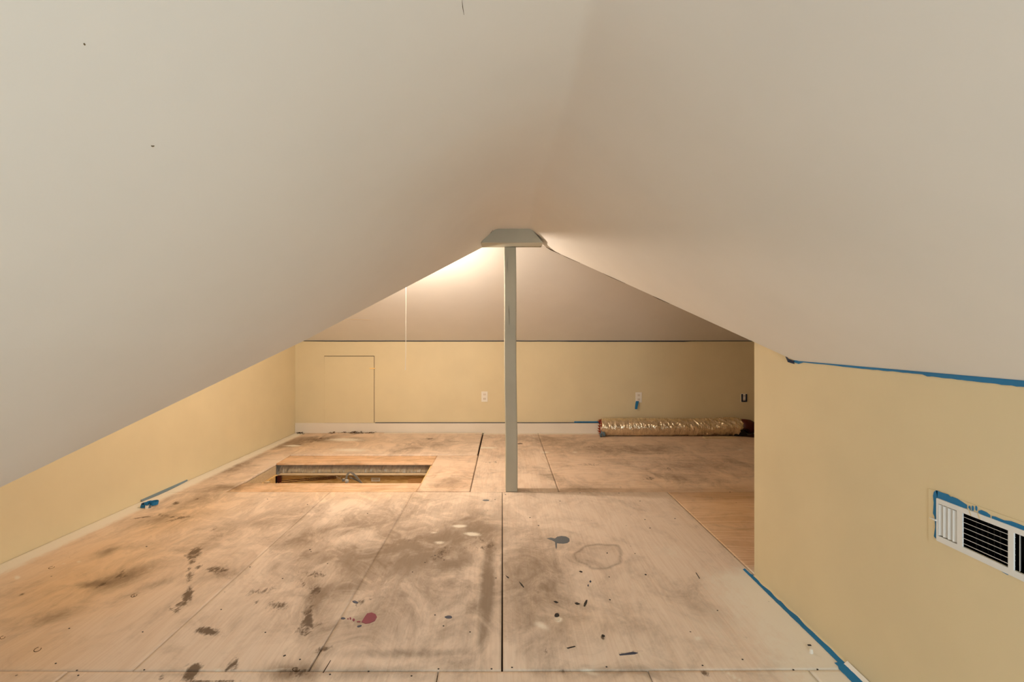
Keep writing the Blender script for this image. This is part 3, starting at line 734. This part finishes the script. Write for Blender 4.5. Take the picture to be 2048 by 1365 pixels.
# ------------------------------------------------------------------ access door in the far wall
def wallbox(x0, x1, z0, z1, d0, d1): mm = MB(); mm.box(V(x0, YF, z0) + Vector((0, -d1, 0)), V(x1, YF, z1) + Vector((0, -d0, 0))); return mm
dx0, dx1, dz0, dz1 = (649 - CX) / 195.5, (748 - CX) / 195.5, .104, .7835
door = tag(wallbox(dx0, dx1, dz0 + .001, dz1, 0, .006).build('door_1', M['wall'], bevel=.0008), 'small yellow painted access door in the far wall beside the left corner', kind='structure')
wallbox(dx0 - .0012, dx1 + .004, dz0, dz1 + .0055, 0, .0016).build('gap', M['gap'], door)
wallbox((739.5 - CX) / 195.5, (750.5 - CX) / 195.5, .656, .666, .004, .013).build('latch', M['pine_dark'], door, bevel=.001)
wallbox(dx0 - .012, dx0 + .012, .58, .60, .002, .008).build('hinge', M['wall'], door, bevel=.001)
wallbox(dx0 - .012, dx0 + .012, .235, .255, .002, .008).build('hinge', M['wall'], door, bevel=.001)

# ------------------------------------------------------------------ outlets
def outlet(xa, xb, ya, yb, label, group=None):
    X0, X1, Z1, Z0 = (xa - CX) / 195.5, (xb - CX) / 195.5, 1 - (ya - CY) / 195.5, 1 - (yb - CY) / 195.5
    o = wallbox(X0, X1, Z0, Z1, 0, .006).build('wall_outlet', M['white_plastic'], bevel=.0015)
    tag(o, label, 'outlet', group)
    xc = (X0 + X1) / 2; zc = (Z0 + Z1) / 2
    for s in (-1, 1):
        f = wallbox(xc - .014, xc + .014, zc + s * .022 - .012, zc + s * .022 + .012, .005, .0085).build('receptacle', M['trim'], o, bevel=.0015)
        mm = MB()
        for q in (-.006, .006):
            mm.box(V(xc + q - .001, YF, zc + s * .022 - .003) + Vector((0, -.0092, 0)), V(xc + q + .001, YF, zc + s * .022 + .006) + Vector((0, -.008, 0)))
        mm.build('slot', M['gap'], f)
    return o, xc, zc
outlet(962.8, 975.3, 783.5, 804, 'white duplex outlet on the far wall left of the post')
outlet(1270.8, 1283.4, 785, 805.5, 'white duplex outlet above the foil duct with blue tape hanging from it')
o3, xc, zc = outlet(1481.5, 1493.5, 788, 804.5, 'white outlet ringed by navy tape at the far wall right end')
tp = lambda xa, xb, ya, yb, d0=.006, d1=.008: wallbox((xa - CX) / 195.5, (xb - CX) / 195.5, 1 - (yb - CY) / 195.5, 1 - (ya - CY) / 195.5, d0, d1)
mm = MB()
for a_ in ((1482, 1485, 788.5, 804), (1490.5, 1493.3, 788.5, 804), (1485, 1490.5, 801.5, 804)):
    mm.box(V((a_[0] - CX) / 195.5, YF, 1 - (a_[3] - CY) / 195.5) + Vector((0, -.0105, 0)), V((a_[1] - CX) / 195.5, YF, 1 - (a_[2] - CY) / 195.5) + Vector((0, -.0055, 0)))
tag(mm.build('masking_tape', M['tape_dark']), 'navy masking tape framing the outlet near the right wall', 'tape')

# ------------------------------------------------------------------ masking tape
def ribbon(name, pts, label, mat='tape', th=.0012, nrm=(0, 0, 1), group=None):
    """pts: list of (left point, right point) pairs in metres"""
    mm = MB(); n = Vector(nrm).normalized() * th
    for (a_, b_), (c_, d_) in zip(pts, pts[1:]): mm.prism([a_, b_, d_, c_], n)
    o = mm.build(name, M[mat]); return tag(o, label, 'tape', group)
# flap hanging from the middle outlet
pr = []
for i in range(9):
    t = i / 8; z = 1 - (802.5 + 15.5 * t - CY) / 195.5; y = YF - .006 - .022 * math.sin(t * 1.9)
    xl = (1271.5 - 3 * math.sin(t * 1.7) - CX) / 195.5; pr.append((V(xl - .001, y, z), V(xl + .030 - .008 * t, y - .004, z)))
ribbon('masking_tape', pr, 'short blue masking tape flap hanging below the middle outlet', nrm=(0, -1, 0))
def jit(a): return random.uniform(-a, a)
# far wall, along the ceiling line
pr = []
for i in range(61):
    px = 606 + (1520 - 606) * i / 60; X = (px - CX) / 195.5; z = ZT - .002 + (.004 * max(0, (650 - px) / 44) if px < 650 else 0) + jit(.0006)
    h = .006 if px < 1130 else .008 if px < 1380 else .004
    pr.append((V(X, YF, z - h) + Vector((0, -.003, 0)), V(X, YF, z + .0025) + Vector((0, -.003, 0))))
ribbon('masking_tape', pr, 'thin dark tape line where the far wall meets the slope', 'tape_dark', nrm=(0, -1, 0))
def above_base(px0, px1, h, mat, label, dz=0):
    pr = []
    n = 24
    for i in range(n + 1):
        px = px0 + (px1 - px0) * i / n; X = (px - CX) / 195.5; z = .1035 + dz + jit(.0005)
        pr.append((V(X, YF, z) + Vector((0, -.0155, 0)), V(X, YF, z + h) + Vector((0, -.0145, 0))))
    ribbon('masking_tape', pr, label, mat, nrm=(0, -1, 0))
above_base(751, 1199, .007, 'tape_dark', 'dark tape edge along the top of the far baseboard behind the post')
above_base(1148, 1206, .011, 'tape', 'blue tape strip on the baseboard just left of the foil duct', .006)
above_base(1498, 1520, .005, 'tape_dark', 'short dark tape edge on the baseboard right of the foil duct')
# right wall: top line under the ceiling
pr = []
for i in range(50):
    t = i / 49; px = 1588 + (2075 - 1588) * t; Y = F * XR / (px - CX)
    h = .0035 + .0075 * max(0, (px - 1600) / 450) + jit(.0008)
    if 1780 < px < 1850: h -= .001
    if px > 1848: h += .002
    top = .909 if px > 1595 else .914
    if px < 1600: h = .010
    pr.append((V(XR, Y, top - h) + Vector((-.0015, 0, 0)), V(XR, Y, top + .0) + Vector((-.0015, 0, 0))))
ribbon('masking_tape', pr, 'long blue masking tape under the ceiling on the right wall', nrm=(-1, 0, 0))
ribbon('masking_tape', [(V(XR - .002, 1.716, .897), V(XR - .004, 1.716, .908)), (V(XR - .014, 1.735, .903), V(XR - .014, 1.73, .915)), (V(XR - .008, 1.76, .922), V(XR - .008, 1.758, .926))], 'small folded tape end at the valley corner on the right wall', 'tape_dark', nrm=(-1, 0, 0))
# right wall: floor line, two overlapping lengths
def smear(pts, label):
    pr = []
    for i, (y, w0, w1) in enumerate(pts): pr.append((V(XR - w0, y, 0) + Vector((0, 0, .0012 + jit(.0004))), V(XR - w1, y, 0) + Vector((0, 0, .006))))
    return ribbon('masking_tape', pr, label)
pts = []
for i in range(40):
    y = 2.045 - i / 39 * (2.045 - 1.442); pts.append((y, .022 + jit(.0008), max(.0005, .0015 + (.012 if y > 1.99 else 0))))
t1 = smear(pts, 'blue masking tape on the floor along the right wall base')
pr = []
mm = MB(); prev = None
for i in range(60):                          # yellowish paint left on the wall side of the tape
    y = 1.985 - i / 59 * (1.985 - 1.45); w_ = .006 + .005 * noise.noise(Vector((y * 18, 0, 0))) + (.003 if y > 1.8 else 0)
    a_, b_ = V(XR - max(.001, w_), y, 0) + Vector((0, 0, .0058)), V(XR - .0002, y, 0) + Vector((0, 0, .009))
    if prev: mm.prism([prev[0], prev[1], b_, a_], (0, 0, .001))
    prev = (a_, b_)
mm.build('dried_paint', M['wall'], t1)
pts = []
for i in range(24):
    y = 1.462 - i / 23 * (1.462 - 1.16); pts.append((y, .040 + jit(.001) - .006 * (i < 2), .012 + jit(.001)))
t2 = smear(pts, 'nearest length of blue floor tape overlapping the longer strip')
m = MB()
prev = None
for i in range(16):
    y = 1.452 - i / 15 * .26; a_, b_ = V(XR - .016, y, 0) + Vector((0, 0, .0035)), V(XR - .003, y, 0) + Vector((0, 0, .016 + jit(.002)))
    if prev: m.prism([prev[0], prev[1], b_, a_], (0, 0, .001))
    prev = (a_, b_)
m.build('white_backing', M['white_plastic'], t2)
# left wall: grey strip and crumpled ball
pr = []
for i in range(22):
    t = i / 21; y = 2.88 + t * (3.29 - 2.88); w_ = .018 * math.sin(math.pi * min(1, .12 + t * .9)) + .003
    pr.append((V(LX(y) + .001, y, .010), V(LX(y) + .001 + w_, y, 0) + Vector((0, 0, .0015))))
ribbon('masking_tape', pr, 'greyish blue tape strip on the floor against the left wall', 'tape_grey')
bx, by = flo(297, 1014)
ball = empty('tape_scrap', 'crumpled blue masking tape scrap on the floor by the left wall', 'tape', V(bx, by, 0))
bpy.context.view_layer.update()
def loop(pts, w_, mat, name):
    mm = MB(); P = [Vector(p) for p in pts]; L = []
    for i, p in enumerate(P):
        L.append((p, p + Vector((jit(.003), .006, w_))))
    for (a_, b_), (c_, d_) in zip(L, L[1:]): mm.prism([a_, b_, d_, c_], (.0008, .0008, 0))
    o = mm.build(name, M[mat]); o.parent = ball; return o
def arc(cx, cy, rx, ry, a0, a1, z=.001, n=14, dz=0): return [(cx + rx * math.cos(math.radians(a0 + (a1 - a0) * i / n)), cy + ry * math.sin(math.radians(a0 + (a1 - a0) * i / n)), z + dz * i / n) for i in range(n + 1)]
loop(arc(-.022, .0, .026, .03, 20, 330), .020, 'tape', 'crumpled_loop')
loop(arc(.018, .022, .026, .024, -160, 190, .006), .022, 'tape', 'crumpled_loop')
loop(arc(.0, .0, .02, .035, 120, 300, .004), .026, 'tape', 'crumpled_loop')
loop(arc(.022, -.014, .018, .02, 150, 320, .001), .016, 'tape_grey', 'crumpled_loop')
loop(arc(.014, -.03, .012, .014, 200, 330, .001), .018, 'white_plastic', 'tape_backing')
loop(arc(-.03, .0, .012, .02, 90, 280, .002, dz=.004), .018, 'tape_dark', 'crumpled_loop')
# small white plug and black chip near the right wall
wx, wy = flo(1622.5, 1307)
m = MB(); m.tube([V(wx, wy, 0), V(wx, wy, .006), V(wx, wy, .013)], .006, 12, lambda t, a: .0065 if t < .6 else .005); tag(m.build('plastic_plug', M['white_plastic'], smooth=False), 'tiny white plastic plug standing on the floor near the right wall', 'plug')
wx, wy = flo(1619, 1292)
m = MB(); m.box(V(wx - .005, wy - .002, 0), V(wx + .005, wy + .003, .002)); tag(m.build('black_chip', M['black_mark']), 'tiny black chip on the floor behind the white plug', 'chip')

# ------------------------------------------------------------------ vent register on the right wall
def wb(mm, y0, y1, z0, z1, d0, d1):          # box on the right wall, depths d measured out from the wall
    mm.box(Vector((XR * E - d1, y0 * E, z0 * E)), Vector((XR * E - d0, y1 * E, z1 * E)))
reg = empty('vent_register', 'white metal vent register with louvers in the right wall', 'vent', V(XR, 1.04, .56))
bpy.context.view_layer.update()
def inr(o): o.parent = reg; o.matrix_parent_inverse = reg.matrix_world.inverted(); return o
R0, R1, Q0, Q1 = .9185, 1.1505, .5085, .6085
# openings: end louvers, middle louvers, end louvers (y0,y1)
OP = [(1.099, 1.147), (.988, 1.086), (.929, .977)]
m = MB(); d0, d1 = .003, .0065
wb(m, R0, R1, VZ1, Q1, d0, d1); wb(m, R0, R1, Q0, VZ0, d0, d1)
wb(m, R0, .929, VZ0, VZ1, d0, d1); wb(m, .977, .988, VZ0, VZ1, d0, d1); wb(m, 1.086, 1.099, VZ0, VZ1, d0, d1); wb(m, 1.147, R1, VZ0, VZ1, d0, d1)
# turned-back lip round the frame
wb(m, R0 - .001, R0, Q0, Q1, 0, d1); wb(m, R1, R1 + .001, Q0, Q1, 0, d1); wb(m, R0, R1, Q1, Q1 + .001, 0, d1); wb(m, R0, R1, Q0 - .001, Q0, 0, d1)
inr(m.build('frame', M['white_metal']))
# angled vertical slats of both end sections
for (ya, yb), sgn, n in ((OP[0], 1, 4), (OP[2], -1, 3)):
    for k in range(n):
        pitch = (yb - ya) / n; yc = ya + pitch * (k + .5); m = MB(); x_ = XR * E
        zA, zB = (VZ0 + .002) * E, (VZ1 - .002) * E
        if sgn > 0: p = [Vector((x_ - .001, (yc - pitch * .36) * E, zA)), Vector((x_ - .006, (yc + pitch * .36) * E, zA))]
        else: p = [Vector((x_ - .004, (yc - .002) * E, zA)), Vector((x_ + .006, (yc + .004) * E, zA))]
        m.prism([p[0], p[1], p[1] + Vector((0, 0, zB - zA)), p[0] + Vector((0, 0, zB - zA))], (0, .0012, 0))
        inr(m.build('louver_slat', M['white_metal']))
for k in range(6):
    zc = VZ0 + (VZ1 - VZ0) * (k + .75) / 6.4
    m = MB(); x_ = XR * E; ya, yb = OP[1][0] * E, OP[1][1] * E
    p = [Vector((x_ - .0062, ya, zc * E)), Vector((x_ + .012, ya, zc * E - .0072)), Vector((x_ + .012, yb, zc * E - .0072)), Vector((x_ - .0062, yb, zc * E))]
    m.prism(p, (0, 0, -.0011)); inr(m.build('louver_slat', M['white_metal']))
for k in range(7):
    yc = .99 + (1.084 - .99) * (k + .5) / 7
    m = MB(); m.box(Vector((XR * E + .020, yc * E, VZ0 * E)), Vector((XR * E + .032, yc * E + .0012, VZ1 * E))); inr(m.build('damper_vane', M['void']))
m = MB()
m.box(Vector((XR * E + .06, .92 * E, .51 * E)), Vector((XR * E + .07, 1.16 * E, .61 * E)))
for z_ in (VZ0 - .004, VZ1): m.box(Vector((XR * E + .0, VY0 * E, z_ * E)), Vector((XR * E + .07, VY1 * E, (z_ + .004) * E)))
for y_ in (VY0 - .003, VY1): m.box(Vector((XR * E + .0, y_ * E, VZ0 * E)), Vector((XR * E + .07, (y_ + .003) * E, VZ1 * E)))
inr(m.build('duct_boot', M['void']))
m = MB(); wb(m, 1.149, 1.155, .555, .558, .006, .012); wb(m, 1.155, 1.164, .5565, .5585, .010, .0125); inr(m.build('damper_lever', M['white_metal']))
# plaster surround the register sits on
m = MB()
for q_ in ((.90, 1.1765, .4925, VZ0), (.90, 1.1765, VZ1, .6245), (.90, .929, VZ0, VZ1), (1.147, 1.1765, VZ0, VZ1)): wb(m, *q_, 0, .0022)
so = inr(m.build('surround', M['wall'])); so['label'] = 'yellow painted surround'
# blue tape on the surround
def vpt(px, py, d=.0032):
    Y = F * (XR - d / E) / (px - CX); return Vector((XR * E - d, Y * E, (1 - (py - CY) * Y / F) * E))
cv = lambda L: [(1840 + x / 5.6875, 950 + y / 5.6875) for x, y in L]
def vtape(L, mat, name, label=None, parent=None, d=.0026, th=.0008):
    mm = MB(); mm.prism([vpt(*p, d) for p in cv(L)], (-th, 0, 0)); o = mm.build(name, M[mat])
    if parent: o.parent = reg; o.matrix_parent_inverse = reg.matrix_world.inverted()
    return tag(o, label, None if parent else 'tape')
vtape([(185, 178), (240, 200), (320, 225), (345, 250), (370, 250), (430, 275), (490, 315), (535, 345), (535, 385), (470, 370), (400, 345), (300, 300), (200, 262)], 'tape', 'masking_tape', 'blue tape above the left half of the vent register')
vtape([(160, 195), (185, 178), (203, 182), (200, 262), (190, 380), (190, 600), (208, 690), (200, 740), (170, 715), (160, 700), (175, 600), (168, 480), (150, 440), (158, 320), (150, 240)], 'tape', 'masking_tape', 'blue tape down the left edge of the vent register')
vtape([(668, 410), (700, 402), (760, 428), (800, 460), (798, 488), (740, 468), (680, 440), (665, 430)], 'tape', 'masking_tape', 'short blue tape patch above the middle of the vent register')
vtape([(820, 470), (860, 478), (900, 495), (960, 520), (1040, 530), (1120, 560), (1183, 585), (1260, 612), (1260, 690), (1183, 660), (1100, 615), (1000, 575), (900, 530), (820, 500)], 'tape', 'masking_tape', 'blue tape above the right half of the vent register')
vtape([(188, 728), (260, 765), (370, 815), (370, 826), (300, 800), (230, 765), (190, 745)], 'tape', 'masking_tape', 'thin blue tape under the left end of the vent register')
vtape([(900, 1080), (960, 1100), (1030, 1130), (1000, 1142), (950, 1115)], 'tape', 'masking_tape', 'small blue tape tab under the middle of the vent register')
for x_ in (565, 602, 642):
    vtape([(x_ - 11, 365), (x_ - 4, 352), (x_ + 6, 360), (x_ + 11, 380), (x_ + 8, 408), (x_ - 2, 412), (x_ - 10, 395)], 'tape', 'tape_spot', None, True)
# paint drips on the frame
for L in ([(545, 380), (560, 385), (585, 470), (575, 470)], [(650, 440), (665, 445), (690, 505), (672, 505)]):
    vtape(L, 'wall', 'paint_drip', None, True, d=.0066, th=.0004)
